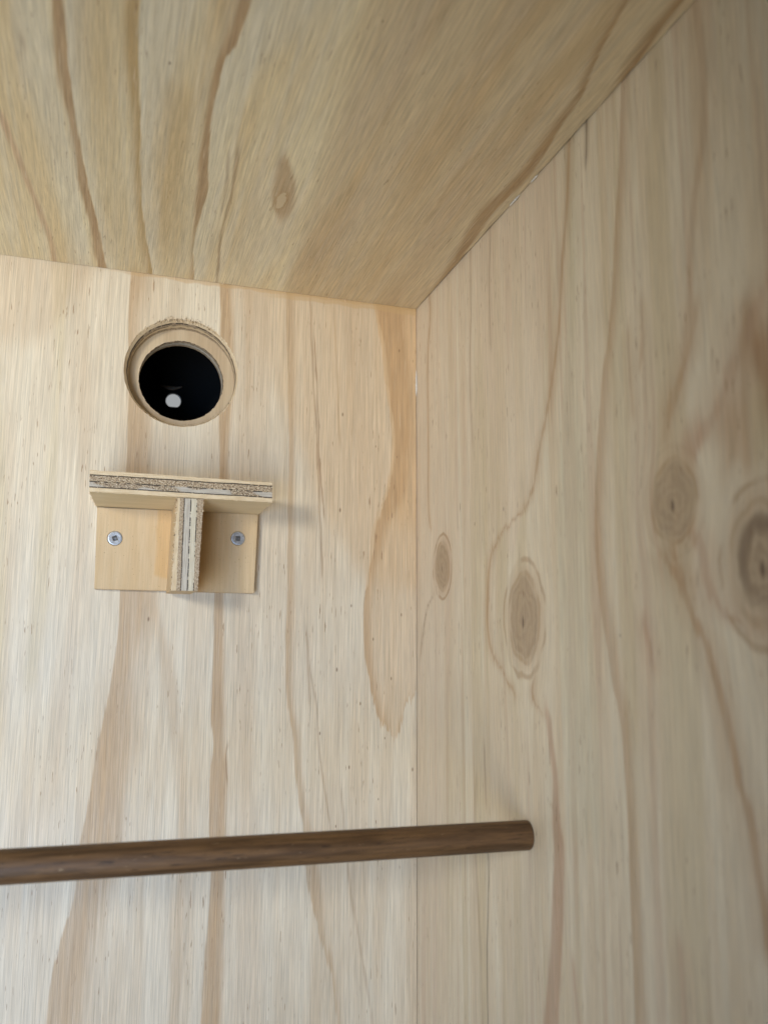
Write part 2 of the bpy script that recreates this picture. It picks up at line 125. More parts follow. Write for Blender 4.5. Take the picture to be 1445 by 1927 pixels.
# ------------------------------------------------------------------ node helpers
class G:
    """a small expression builder over shader nodes"""

    def __init__(self, name):
        self.mat = bpy.data.materials.new(name)
        self.mat.use_nodes = True
        self.t = self.mat.node_tree
        self.bsdf = self.t.nodes["Principled BSDF"]

    def n(self, kind):
        return self.t.nodes.new(kind)

    def put(self, sock, val):
        if isinstance(val, bpy.types.NodeSocket):
            self.t.links.new(val, sock)
        elif isinstance(val, (tuple, list)) and len(val) == 3 and sock.type == 'RGBA':
            sock.default_value = (*val, 1)
        else:
            sock.default_value = val

    def m(self, op, a, b=None, c=None):
        x = self.n('ShaderNodeMath')
        x.operation = op
        self.put(x.inputs[0], a)
        if b is not None:
            self.put(x.inputs[1], b)
        if c is not None:
            self.put(x.inputs[2], c)
        return x.outputs[0]

    def add(self, a, b): return self.m('ADD', a, b)
    def sub(self, a, b): return self.m('SUBTRACT', a, b)
    def mul(self, a, b): return self.m('MULTIPLY', a, b)
    def mad(self, a, b, c): return self.m('MULTIPLY_ADD', a, b, c)

    def ss(self, x, lo, hi, a=0.0, b=1.0):
        r = self.n('ShaderNodeMapRange')
        r.interpolation_type = 'SMOOTHSTEP'
        self.put(r.inputs['Value'], x)
        r.inputs['From Min'].default_value = lo
        r.inputs['From Max'].default_value = hi
        r.inputs['To Min'].default_value = a
        r.inputs['To Max'].default_value = b
        return r.outputs[0]

    def mix(self, f, a, b, mode='MIX'):
        x = self.n('ShaderNodeMix')
        x.data_type = 'RGBA'
        x.blend_type = mode
        self.put(x.inputs[0], f)
        self.put(x.inputs[6], a)
        self.put(x.inputs[7], b)
        return x.outputs[2]

    def xyz(self, a, b, c):
        x = self.n('ShaderNodeCombineXYZ')
        self.put(x.inputs[0], a)
        self.put(x.inputs[1], b)
        self.put(x.inputs[2], c)
        return x.outputs[0]

    def noise(self, u, v, su, sv, seed, detail=2.0, rough=.5):
        x = self.n('ShaderNodeTexNoise')
        x.inputs['Scale'].default_value = 1.0
        x.inputs['Detail'].default_value = detail
        x.inputs['Roughness'].default_value = rough
        self.put(x.inputs['Vector'], self.xyz(self.mul(u, su), self.mul(v, sv), seed))
        return x.outputs[0]

    def curve(self, vn, pts, v0, v1, u0, u1):
        """u as a function of v through the listed points, both normalised to 0..1"""
        x = self.n('ShaderNodeFloatCurve')
        mp = x.mapping
        mp.use_clip = False
        mp.extend = 'HORIZONTAL'
        c = mp.curves[0]
        d = {}
        for v, u in pts:
            d[round((v - v0) / (v1 - v0), 4)] = (u - u0) / (u1 - u0)
        q = sorted(d.items())
        c.points[0].location = q[0]
        c.points[1].location = q[-1]
        for p in q[1:-1]:
            c.points.new(*p)
        for p in c.points:
            p.handle_type = 'AUTO'
        mp.update()
        self.put(x.inputs['Value'], vn)
        return self.mad(x.outputs[0], u1 - u0, u0)

    def coords(self, iu, iv):
        tc = self.n('ShaderNodeTexCoord')
        s = self.n('ShaderNodeSeparateXYZ')
        self.t.links.new(tc.outputs['Object'], s.inputs[0])
        return self.mul(s.outputs[iu], 1000.0), self.mul(s.outputs[iv], 1000.0), s

    def finish(self, color, rough, bump=None, strength=.3, dist=.0003, spec=.35):
        self.put(self.bsdf.inputs['Base Color'], color)
        self.put(self.bsdf.inputs['Roughness'], rough)
        self.bsdf.inputs['Specular IOR Level'].default_value = spec
        if bump is not None:
            b = self.n('ShaderNodeBump')
            b.inputs['Strength'].default_value = strength
            b.inputs['Distance'].default_value = dist
            self.put(b.inputs['Height'], bump)
            self.put(self.bsdf.inputs['Normal'], b.outputs[0])
        return self.mat


def veneer(name, iu, iv, V, U, bands, lines, knots, dots, base, alt, seed, open_lo, open_hi,
           fibre=.20, fleck=.5, jag=12.0, stain=None, bumpk=.35, wob=1.2, pores=.5, ujag=2.6, tone=1.0, halow=.0, flen=.028):
    g = G(name)
    u, v, sep = g.coords(iu, iv)
    v0, v1 = V
    u0, u1 = U
    # grain flows round the knots
    uf = u
    kr = []
    for (ku, kv, ka, kb) in knots:
        dx = g.mul(g.sub(u, ku), 1.0 / ka)
        dy = g.mul(g.sub(v, kv), 1.0 / kb)
        r2 = g.add(g.mul(dx, dx), g.mul(dy, dy))
        e = g.m('POWER', 2.718, g.mul(r2, -.55))
        uf = g.sub(uf, g.mul(g.mul(g.sub(u, ku), e), .65))
        kr.append((dx, dy, r2))
    un = g.mad(g.sub(g.noise(u, v, .03, .02, seed + 1.3, 3), .5), 2 * wob, u)
    un = g.mad(g.sub(g.noise(uf, v, .75, .03, seed + 1.9, 3, .6), .5), ujag, un)
    j1 = g.sub(g.noise(uf, v, .9, .012, seed + 2.1, 2, .6), .5)
    j2 = g.sub(g.noise(uf, v, .28, .01, seed + 7.7, 1), .5)
    vj = g.add(g.mad(j1, 2 * jag, v), g.mul(j2, 1.5 * jag))
    vn = g.mul(g.sub(vj, v0), 1.0 / (v1 - v0))
    # wandering of the growth rings
    wl = g.noise(uf, v, .045, .0035, seed + 3.0, 3, .55)
    wm = g.noise(uf, v, .16, .006, seed + 4.0, 3, .6)
    wp = g.noise(uf, v, .03, .004, seed + 5.0, 2)
    col = g.mix(g.ss(wl, .38, .66), base, alt)
    col = g.mix(g.ss(wm, .46, .66, 0, .45 * tone), col, PAL['pale'])
    col = g.mix(g.ss(wp, .50, .66, 0, .30 * tone), col, PAL['pink'])
    if halow:
        wq = g.noise(uf, v, .075, .0022, seed + 6.0, 2, .5)
        col = g.mix(g.ss(wq, .52, .60, 0, .40), col, PAL['olive'])
        wr = g.noise(uf, v, .11, .0030, seed + 8.0, 2, .5)
        col = g.mix(g.ss(wr, .55, .62, 0, .34), col, PAL['pinkd'])
    # fine fibres
    f1 = g.noise(uf, v, 1.25, flen, seed + 11, 4, .66)
    f2 = g.noise(uf, v, 2.8, flen * 2.2, seed + 12, 3, .6)
    f3 = g.noise(uf, v, .36, .012, seed + 13, 3, .6)
    fm = g.ss(f3, .3, .7, .86, 1.14)

    def ends(pts, soft):
        lo = min(p[0] for p in pts)
        hi = max(p[0] for p in pts)
        mk = None
        if lo > open_lo:
            mk = g.ss(vj, lo - soft, lo + soft)
        if hi < open_hi:
            k = g.ss(vj, hi - soft, hi + soft, 1, 0)
            mk = k if mk is None else g.mul(mk, k)
        return mk

    for L, R, sl, sr, ck, st in bands:
        a = g.sub(un, g.curve(vn, L, v0, v1, u0, u1))
        b = g.sub(g.curve(vn, R, v0, v1, u0, u1), un)
        k = g.mul(g.ss(a, -.3 * sl, .7 * sl), g.ss(b, -.3 * sr, .7 * sr))
        mk = ends(L, 9)
        if mk is not None:
            k = g.mul(k, mk)
        k = g.m('MULTIPLY', g.mul(k, fm), st)
        k.node.use_clamp = True
        col = g.mix(k, col, PAL[ck])
    for P, hw, ck, st in lines:
        a = g.m('ABSOLUTE', g.sub(un, g.curve(vn, P, v0, v1, u0, u1)))
        k = g.m('MAXIMUM', g.ss(a, hw * .2, hw * 1.4, .9, 0), g.ss(a, hw * .8, hw * 4.2, halow, 0))
        mk = ends(P, 5)
        if mk is not None:
            k = g.mul(k, mk)
        k = g.m('MULTIPLY', g.mul(k, fm), st)
        k.node.use_clamp = True
        col = g.mix(k, col, PAL[ck])
    for i, (dx, dy, r2) in enumerate(kr):
        wobn = g.mul(g.sub(g.noise(u, v, .11, .07, seed + 40 + i, 3), .5), .75)
        r = g.mad(wobn, .42, g.m('SQRT', r2))
        rings = g.m('SINE', g.mad(r, 22.0, g.mul(wobn, 26)))
        kop, kr1, kr2, kp = ((.80, .60, .65, .5), (.78, .45, .50, .75), (.68, .50, .12, .85), (.70, .35, .5, .95))[i]
        deep = i == 3
        core = g.ss(r, .42, 1.1, 1, 0) if deep else g.ss(r, .82, .98, 1, 0)
        halo = g.ss(r, 1.0, 1.5, .28, 0)
        col = g.mix(halo, col, PAL['line'])
        kc = g.mix(g.ss(rings, -1, 1, .10, .75), (.27, .185, .115) if deep else (.35, .25, .165), (.44, .335, .225))
        kc = g.mix(g.ss(f1, .45, .7, 0, .45), kc, (.26, .185, .12))
        col = g.mix(g.mul(core, kop), col, kc)
        if deep:
            dk = g.mul(g.ss(g.m('ABSOLUTE', g.sub(r, .62)), .04, .24, .7, 0), g.ss(g.mad(dx, .6, dy), -.5, .5, .35, 1))
            col = g.mix(dk, col, (.17, .115, .075))
        ringl = g.ss(g.m('ABSOLUTE', g.sub(r, .98)), .02, .11, kr1, 0)
        ringl = g.mul(ringl, g.ss(g.noise(u, v, .07, .05, seed + 70 + i, 1), .38, .55, .35, 1))
        col = g.mix(ringl, col, (.33, .205, .105))
        ring2 = g.ss(g.m('ABSOLUTE', g.sub(r, 1.33)), .02, .10, kr2, 0)
        ring2 = g.mul(ring2, g.ss(g.noise(u, v, .05, .05, seed + 60 + i, 1), .40, .52, .15, 1))
        col = g.mix(ring2, col, (.36, .225, .12))
        px = g.mul(g.add(dx, -.04), 1 / .08)
        py = g.mul(g.add(dy, .10), 1 / .18)
        pr = g.add(g.m('SQRT', g.add(g.mul(px, px), g.mul(py, py))), g.mul(wobn, 1.6))
        col = g.mix(g.ss(pr, .3, 1.3, kp, 0), col, (.09, .05, .028))
    # fibres, pores and flecks
    amp = g.add(g.ss(f1, .30, .70, -fibre * .55, fibre * .55), g.ss(f2, .28, .72, -fibre * .45, fibre * .45))
    shade = g.add(g.add(amp, g.mul(g.sub(f3, .5), fibre * .9)), 1.0)
    gm = g.n('ShaderNodeVectorMath')
    gm.operation = 'SCALE'
    g.put(gm.inputs[0], col)
    g.put(gm.inputs['Scale'], shade)
    col = gm.outputs[0]
    p1 = g.noise(uf, v, .85, .085, seed + 21, 2, .55)
    p2 = g.noise(uf, v, .05, .012, seed + 22, 2)
    pore = g.mul(g.ss(p1, .645, .71), g.ss(p2, .42, .60))
    col = g.mix(g.mul(pore, pores), col, PAL['brown'])
    p3 = g.noise(uf, v, 1.5, flen * 1.6, seed + 23, 2, .55)
    col = g.mix(g.ss(p3, .62, .74, 0, fleck), col, (.82, .73, .57))
    for (dv, du) in dots:
        a = g.mul(g.sub(u, du), 1.0)
        b = g.mul(g.sub(v, dv), .42)
        d = g.m('SQRT', g.add(g.mul(a, a), g.mul(b, b)))
        q = random.uniform(.45, .85)
        col = g.mix(g.ss(d, .25 * q, q, .75, 0), col, (.17, .095, .05))
    if stain:
        col = stain(g, col, u, v, f1)
    bh = g.add(g.mul(f1, .6), g.mul(f2, .5))
    return g.finish(col, g.ss(f3, .3, .7, .40, .54), bh, bumpk, .0004, .5)


def back_stain(g, col, u, v, f1):
    # dried glue that ran down from the joint with the top panel
    edge = g.mad(g.sub(g.noise(u, v, .08, .02, 3.3, 2), .5), 5.0, v)
    k = g.mul(g.ss(edge, -5.4, -3.8), g.ss(u, -112, -84, 0, .55))
    col = g.mix(k, col, (.53, .36, .18))
    k2 = g.mul(g.ss(edge, -2.6, -1.2), g.ss(u, -215, -175, 0, .5))
    return g.mix(k2, col, (.52, .34, .16))


def top_patch(g, col, u, v, f1):
    ku, kv, ka, kb = TOP_KNOTS[0]
    a = g.mul(g.sub(u, ku), 1 / (ka * .95))
    b = g.mul(g.sub(v, kv), 1 / (kb * .95))
    r = g.add(g.m('SQRT', g.add(g.mul(a, a), g.mul(b, b))), g.mul(g.sub(g.noise(u, v, .2, .2, 8.1, 2), .5), 1.1))
    col = g.mix(g.ss(r, 1.1, 1.9, .4, 0), col, (.42, .27, .13))
    return g.mix(g.ss(r, .85, 1.05, .8, 0), col, (.66, .55, .38))


M_back = veneer("back_veneer", 0, 2, (-460, 20), (-330, 30), BACK_BANDS, BACK_LINES, [], DOTS['back'],
                PAL['cream'], PAL['cream2'], 10.0, -405, -12, pores=.75, fibre=.25, fleck=.32, jag=9, tone=.75, flen=.020, stain=back_stain, bumpk=.5)
M_side = veneer("side_veneer", 1, 2, (-480, 20), (-420, 20), SIDE_BANDS, SIDE_LINES, SIDE_KNOTS, DOTS['side'],
                (.69, .61, .485), (.64, .54, .405), 50.0, -325, -45, fibre=.19, fleck=.25, jag=5, bumpk=.15, wob=.8, pores=.75, ujag=1.6, tone=1.3, halow=.34)
M_top = veneer("top_veneer", 0, 1, (-330, 20), (-330, 30), TOP_BANDS, TOP_LINES, [], DOTS['top'],
               (.76, .675, .48), (.69, .56, .35), 90.0, -215, -8, fibre=.28, fleck=.5, jag=7, stain=top_patch, bumpk=.4, pores=.55)


def plain_wood(name, iu, iv, base, alt, seed, fibre=.14, speck=0.0, extra=None):
    g = G(name)
    u, v, sep = g.coords(iu, iv)
    a = g.noise(u, v, .10, .012, seed, 3)
    f1 = g.noise(u, v, 1.1, .035, seed + 1, 4, .6)
    f2 = g.noise(u, v, 3.0, .08, seed + 2, 2)
    col = g.mix(g.ss(a, .36, .64), base, alt)
    if extra:
        col = extra(g, col, u, v)
    sh = g.add(g.add(g.mul(g.sub(f1, .5), fibre * 2), g.mul(g.sub(f2, .5), fibre * 1.4)), 1.0)
    gm = g.n('ShaderNodeVectorMath')
    gm.operation = 'SCALE'
    g.put(gm.inputs[0], col)
    g.put(gm.inputs['Scale'], sh)
    col = gm.outputs[0]
    if speck:
        s = g.noise(u, v, 1.3, .8, seed + 5, 2)
        col = g.mix(g.ss(s, .66, .76, 0, speck), col, (.22, .14, .07))
    return g.finish(col, .6, f1, .3, .0003, .3)


def glue_and_web_shadow(g, col, u, v):
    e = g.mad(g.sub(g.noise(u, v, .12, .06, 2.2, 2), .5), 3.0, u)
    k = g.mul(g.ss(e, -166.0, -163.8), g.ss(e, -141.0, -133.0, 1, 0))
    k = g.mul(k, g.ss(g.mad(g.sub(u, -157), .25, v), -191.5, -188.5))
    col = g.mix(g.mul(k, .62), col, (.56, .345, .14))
    return g.mix(g.mul(g.ss(e, -152, -150), g.ss(e, -141.5, -128.0, .75, 0)), col, (.36, .215, .095))  # darker brown right of the web: its cast shadow painted over the glue


M_plate = plain_wood("plate_wood", 0, 2, (.61, .47, .30), (.56, .41, .24), 5.0, .15, .6, glue_and_web_shadow)
M_shelf = plain_wood("shelf_wood", 1, 0, (.68, .56, .375), (.60, .49, .31), 15.0, .12)
M_web = plain_wood("web_wood", 0, 2, (.60, .45, .28), (.54, .39, .22), 25.0, .12)
M_ring = plain_wood("backing_wood", 0, 2, (.53, .42, .285), (.46, .35, .23), 35.0, .16)


def layered(name, it, ia, t0, t1, plies, gluelines, seed):
    """sawn plywood edge; t runs through the thickness, a along the edge"""
    g = G(name)
    t, a, sep = g.coords(it, ia)
    w = g.sub(g.noise(a, t, .05, .02, seed, 2), .5)
    w2 = g.sub(g.noise(a, t, .6, .3, seed + 1, 2), .5)
    tn = g.mul(g.sub(g.add(t, g.add(g.mul(w, .9), g.mul(w2, .35))), t0), 1.0 / (t1 - t0))
    gran = g.noise(a, t, .95, 1.2, seed + 2, 3, .7)
    gran2 = g.noise(a, t, 1.4, 1.6, seed + 3, 2, .6)
    streak = g.noise(a, t, .10, 1.6, seed + 4, 3)
    patch = g.noise(a, t, .045, .12, seed + 5, 1)
    col = None
    for lo, hi, kind in plies:
        if kind == 'end':
            c = g.mix(g.ss(gran, .36, .60), (.12, .075, .04), (.47, .37, .26))
            c = g.mix(g.ss(gran2, .54, .64, 0, .85), c, (.72, .64, .50))
        elif kind == 'dim':
            c = g.mix(g.ss(gran, .36, .60), (.26, .19, .125), (.48, .39, .29))
            c = g.mix(g.ss(gran2, .58, .70, 0, .5), c, (.62, .55, .44))
        elif kind == 'grey':
            c = g.mix(g.ss(streak, .36, .64), (.43, .39, .34), (.56, .52, .455))
        elif kind == 'mixed':
            c1 = g.mix(g.ss(gran, .38, .60), (.12, .08, .05), (.45, .36, .26))
            c1 = g.mix(g.ss(gran2, .54, .65, 0, .8), c1, (.76, .69, .56))
            c2 = g.mix(g.ss(streak, .36, .64), (.40, .365, .325), (.53, .49, .43))
            c = g.mix(g.ss(patch, .47, .53), c1, c2)
        elif kind == 'white':
            c = g.mix(g.ss(streak, .36, .64), (.53, .48, .38), (.64, .59, .48))
        else:
            c = g.mix(g.ss(streak, .36, .64), (.60, .47, .31), (.71, .59, .42))
        if col is None:
            col = c
        else:
            col = g.mix(g.ss(tn, lo - .012, lo + .012), col, c)
    for pos, hw, dash, ck in gluelines:
        d = g.m('ABSOLUTE', g.sub(tn, pos))
        k = g.ss(d, hw * .5, hw, 1, 0)
        if dash:
            k = g.mul(k, g.ss(g.noise(a, t, .35, .05, seed + 9 + pos * 10, 2), .42, .52))
        else:
            k = g.mul(k, g.ss(g.noise(a, t, .5, .05, seed + 9 + pos * 10, 2), .30, .40, .35, 1))
        col = g.mix(g.mul(k, .92), col, ck)
    return g.finish(col, .75, g.add(gran, g.mul(gran2, .7)), .6, .0006, .2)


BLK = (.035, .03, .028)
M_shelf_edge = layered("shelf_edge", 2, 0, -148.7, -137.0,
                       [(0, .20, 'face'), (.20, .47, 'mixed'), (.47, .77, 'end'), (.77, 1, 'face')],
                       [(.215, .034, False, BLK), (.475, .036, True, BLK), (.775, .036, False, BLK)], 70.0)
M_web_edge = layered("web_edge", 0, 2, -157.2, -143.4,
                     [(0, .13, 'face'), (.13, .31, 'dim'), (.31, .56, 'grey'), (.56, .79, 'white'), (.79, 1, 'dim')],
                     [(.30, .025, False, BLK), (.555, .030, True, BLK), (.79, .024, True, BLK)], 80.0)
M_hole_wall = layered("hole_wall", 1, 0, 0.0, 12.2,
                      [(0, .22, 'face'), (.22, .46, 'dim'), (.46, .74, 'face'), (.74, 1, 'dim')],
                      [(.26, .045, True, BLK), (.5, .035, True, BLK), (.76, .035, True, BLK)], 88.0)
M_inner_wall = layered("inner_hole_wall", 1, 0, 12.0, 21.5,
                       [(0, .3, 'dim'), (.3, .7, 'grey'), (.7, 1, 'dim')],
                       [(.04, .05, True, BLK), (.32, .05, True, BLK), (.7, .05, True, BLK)], 94.0)


def simple(name, color, rough, metal=0.0, spec=.5):
    g = G(name)
    tc = g.n('ShaderNodeTexCoord')
    nz = g.n('ShaderNodeTexNoise')
    nz.inputs['Scale'].default_value = 900
    nz.inputs['Detail'].default_value = 3
    g.t.links.new(tc.outputs['Object'], nz.inputs['Vector'])
    c = g.mix(g.ss(nz.outputs[0], .35, .65), tuple(x * .82 for x in color), tuple(min(1, x * 1.12) for x in color))
    g.bsdf.inputs['Metallic'].default_value = metal
    return g.finish(c, rough, nz.outputs[0], .12, .0002, spec)


M_screw = simple("zinc", (.62, .64, .68), .38, .85)
M_socket = simple("socket_zinc", (.40, .41, .43), .35, .9)
M_burr = simple("dark_burr", (.09, .07, .055), .7)
M_filler = simple("white_filler", (.70, .69, .68), .6)
M_fibre = simple("pale_fibre", (.68, .55, .39), .7, 0, .2)
M_fibre_dark = simple("dark_fibre", (.13, .085, .055), .8, 0, .2)
M_black = simple("black_plastic", (.006, .006, .006), .6, 0, .2)
M_grey = simple("grey_fitting", (.62, .62, .62), .4)


def dowel_mat():
    g = G("dowel_wood")
    tc = g.n('ShaderNodeTexCoord')
    s = g.n('ShaderNodeSeparateXYZ')
    g.t.links.new(tc.outputs['Object'], s.inputs[0])
    x = g.mul(s.outputs[0], 1000)
    y = g.mul(s.outputs[1], 1000)
    z = g.mul(s.outputs[2], 1000)

    def n3(sx, s2, seed, det):
        q = g.n('ShaderNodeTexNoise')
        q.inputs['Scale'].default_value = 1
        q.inputs['Detail'].default_value = det
        q.inputs['Roughness'].default_value = .62
        g.put(q.inputs['Vector'], g.xyz(g.mul(x, sx), g.add(g.mul(y, s2), seed), g.mul(z, s2)))
        return q.outputs[0]
    a = n3(.022, .35, 1.0, 4)
    b = n3(.09, 2.2, 5.0, 3)
    c = n3(.11, 1.5, 9.0, 2)
    d = n3(.02, .12, 13.0, 2)
    col = g.mix(g.ss(a, .36, .64), (.066, .033, .013), (.160, .085, .035))
    col = g.mix(g.ss(d, .4, .65, 0, .35), col, (.12, .07, .04))
    col = g.mix(g.ss(b, .55, .72, 0, .7), col, (.055, .026, .012))
    col = g.mix(g.ss(c, .62, .70, 0, .85), col, (.022, .011, .006))
    e = n3(.25, 1.9, 17.0, 2)
    col = g.mix(g.ss(e, .70, .76, 0, .6), col, (.40, .29, .17))
    return g.finish(col, .48, g.add(b, c), .35, .0004, .4)


M_dowel = dowel_mat()


# ------------------------------------------------------------------ mesh helpers
def obj(name, bm, mats, parent=None, label=None, smooth=False):
    bmesh.ops.recalc_face_normals(bm, faces=bm.faces)
    me = bpy.data.meshes.new(name)
    bm.to_mesh(me)
    bm.free()
    for mt in (mats if isinstance(mats, (list, tuple)) else [mats]):
        me.materials.append(mt)
    if smooth:
        for p in me.polygons:
            p.use_smooth = True
    o = bpy.data.objects.new(name, me)
    COL.objects.link(o)
    if parent:
        o.parent = parent
        o.matrix_parent_inverse = Matrix.Translation(-Vector(parent.location))
    if label:
        o["label"] = label
    if name.startswith('torn'):
        o["kind"] = 'stuff'
    return o


def thing(name, label, cat, loc, group=None):
    o = bpy.data.objects.new(name, None)
    o.empty_display_size = .02
    COL.objects.link(o)
    o.location = loc
    o["label"] = label
    o["category"] = cat
    if group:
        o["group"] = group
    return o


def tag(o, label, cat, group=None):
    o["label"] = label
    o["category"] = cat
    if group:
        o["group"] = group
    return o


def box(bm, lo, hi, mi=0):
    vs = [bm.verts.new((x, y, z)) for x in (lo[0], hi[0]) for y in (lo[1], hi[1]) for z in (lo[2], hi[2])]
    for f in ((0, 1, 3, 2), (4, 6, 7, 5), (0, 4, 5, 1), (2, 3, 7, 6), (0, 2, 6, 4), (1, 5, 7, 3)):
        bm.faces.new([vs[i] for i in f]).material_index = mi
    return vs


def loft(bm, rings, mi=0, close=True):
    out = []
    for r in rings:
        out.append([bm.verts.new(p) for p in r])
    for a, b in zip(out, out[1:]):
        n = len(a)
        for i in range(n if close else n - 1):
            j = (i + 1) % n
            f = bm.faces.new((a[i], a[j], b[j], b[i]))
            f.material_index = mi
    return out


def fibre(bm, base, direction, side, length, width, mi=0):
    """one torn sliver of veneer: a thin tapering four-sided spike"""
    d = Vector(direction).normalized()
    s = Vector(side).normalized()
    n = d.cross(s).normalized()
    b = Vector(base)
    w = width / 2
    q = [bm.verts.new(b + s * w * i + n * w * .5 * j) for i, j in ((-1, -1), (1, -1), (1, 1), (-1, 1))]
    mid = b + d * length * .6 + n * random.uniform(-.1, .1) * length
    q2 = [bm.verts.new(mid + s * w * .7 * i + n * w * .35 * j) for i, j in ((-1, -1), (1, -1), (1, 1), (-1, 1))]
    tip = bm.verts.new(b + d * length + n * random.uniform(-.15, .15) * length)
    for i in range(4):
        j = (i + 1) % 4
        bm.faces.new((q[i], q[j], q2[j], q2[i])).material_index = mi
        bm.faces.new((q2[i], q2[j], tip)).material_index = mi


# ------------------------------------------------------------------ the plywood box
BOX = thing("plywood_box", "pale pine plywood box seen from inside, three panels meeting in an upper corner", "box", (0, 0, -.45))
LEFT, LOW, FRONT = -.62, -.90, -.312

# back panel with a routed round hole
HC = Vector((-.1541, 0, -.0613))
NSEG = 256
bm = bmesh.new()
prof = [(0.0, .0348, .0001, -.0001), (.0008, .0341, .0001, 0), (.0022, .0333, .0003, -.0001), (.0036, .0328, .0006, -.0002),
        (.0075, .0326, .0011, -.0003), (.0120, .0325, .0013, -.0004)]
rings = []
for k, (y, r, dx, dz) in enumerate(prof):
    ring = []
    for i in range(NSEG):
        a = 2 * math.pi * i / NSEG
        up = max(0.0, math.sin(a)) ** 1.5
        rr = r + mnoise.noise((math.cos(a) * 9, math.sin(a) * 9, k * .25)) * .00022
        if k == 0:
            rr += random.uniform(-.0004, .0006) * up + random.uniform(-.0002, .0002) - .0003 * (1 - up)
        if k == 1:
            rr += random.uniform(-.0002, .0003) * up
        ring.append((HC.x + dx + rr * math.cos(a), y, HC.z + dz + rr * math.sin(a)))
    rings.append(ring)
vr = loft(bm, rings, 1)
# square collar round the hole
S = .045
sq = []
for i in range(NSEG):
    a = 2 * math.pi * i / NSEG
    c, s = math.cos(a), math.sin(a)
    k = S / max(abs(c), abs(s))
    sq.append((HC.x + c * k, 0, HC.z + s * k))
sv = [bm.verts.new(p) for p in sq]
for i in range(NSEG):
    j = (i + 1) % NSEG
    bm.faces.new((vr[0][i], vr[0][j], sv[j], sv[i]))
xr = -.0004                     # the saw cut leaves a hairline open along the corner
xs = [LEFT, HC.x - S, HC.x + S, xr]
zs = [LOW, HC.z - S, HC.z + S, .012]
grid = [[bm.verts.new((x, 0, z)) for x in xs] for z in zs]
for j in range(3):
    for i in range(3):
        if i == 1 and j == 1:
            continue
        bm.faces.new((grid[j][i], grid[j][i + 1], grid[j + 1][i + 1], grid[j + 1][i]))
bk = [bm.verts.new((x, .012, z)) for x, z in ((LEFT, LOW), (xr, LOW), (xr, .012), (LEFT, .012))]
cor = [grid[0][0], grid[0][3], grid[3][3], grid[3][0]]
for i in range(4):
    j = (i + 1) % 4
    bm.faces.new((cor[i], cor[j], bk[j], bk[i]))
back = obj("back_panel", bm, [M_back, M_hole_wall], BOX, "vertical back panel with the round hole cut through it")
# torn veneer round the top of the hole
bm = bmesh.new()
for i in range(300):
    a = math.radians(random.gauss(88, 28))
    if not math.radians(22) < a < math.radians(165):
        continue
    r = .0344 + random.uniform(-.0011, .0008)
    top = math.exp(-((math.degrees(a) - 90) / 30) ** 2)
    base = (HC.x + r * math.cos(a), random.uniform(-.0001, .0006), HC.z + r * math.sin(a))
    sgn = random.choice((1, 1, -1))
    fibre(bm, base, (random.uniform(-.12, .12), -random.uniform(.05, .45), sgn), (1, 0, 0),
          random.uniform(.0005, .0016) * (.5 + 1.1 * top), random.uniform(.00014, .00034), 0 if random.random() < .58 else 1)
for i in range(70):
    a = math.radians(random.uniform(225, 335))
    r = .0341 + random.uniform(-.0007, .0003)
    base = (HC.x + r * math.cos(a), .0002, HC.z + r * math.sin(a))
    fibre(bm, base, (random.uniform(-.2, .2), -random.uniform(.05, .4), random.choice((-1, 1))), (1, 0, 0),
          random.uniform(.0004, .0010), random.uniform(.00015, .0003), 0 if random.random() < .6 else 1)
obj("torn_rim", bm, [M_fibre, M_fibre_dark], back, "splintered veneer fibres round the rim of the hole")

# backing board with the smaller hole, behind the back panel
bm = bmesh.new()
IC = Vector((-.1532, 0, -.0628))
Y0, Y1 = .0121, .0212
rings = []
for k, (y, r) in enumerate(((Y0, .0620), (Y0, .0262), (Y0 + .0005, .0259), (Y1 - .0004, .0258), (Y1, .0261), (Y1, .0620), (Y0, .0620))):
    ring = []
    for i in range(192):
        a = 2 * math.pi * i / 192
        rr = r
        if k in (1, 4):
            rr += random.uniform(-.0003, .00015)
        ring.append((IC.x + rr * math.cos(a), y, IC.z + rr * math.sin(a)))
    rings.append(ring)
v = [[bm.verts.new(p) for p in r] for r in rings[:-1]]
v.append(v[0])
for k, (a, b) in enumerate(zip(v, v[1:])):
    for i in range(192):
        j = (i + 1) % 192
        bm.faces.new((a[i], a[j], b[j], b[i])).material_index = 1 if k in (1, 2, 3) else 0
backing = obj("backing_board", bm, [M_ring, M_inner_wall], BOX, "board behind the back panel with the smaller round hole")
bm = bmesh.new()
for i in range(60):
    a = math.radians(random.choice((random.uniform(20, 160), random.uniform(200, 330))))
    r = .0260
    fibre(bm, (IC.x + r * math.cos(a), Y0 + random.uniform(0, .0006), IC.z + r * math.sin(a)),
          (-math.cos(a) * .6, -.2, -math.sin(a) * .6 + random.uniform(-.6, .6)), (1, 0, 0),
          random.uniform(.0004, .0011), random.uniform(.00012, .00025), 0)
obj("torn_rim", bm, [M_fibre_dark], backing)

# side panel
bm = bmesh.new()
box(bm, (0, -.62, LOW), (.012, .012, .024))
obj("side_panel", bm, M_side, BOX, "vertical side panel with four knots in its veneer")

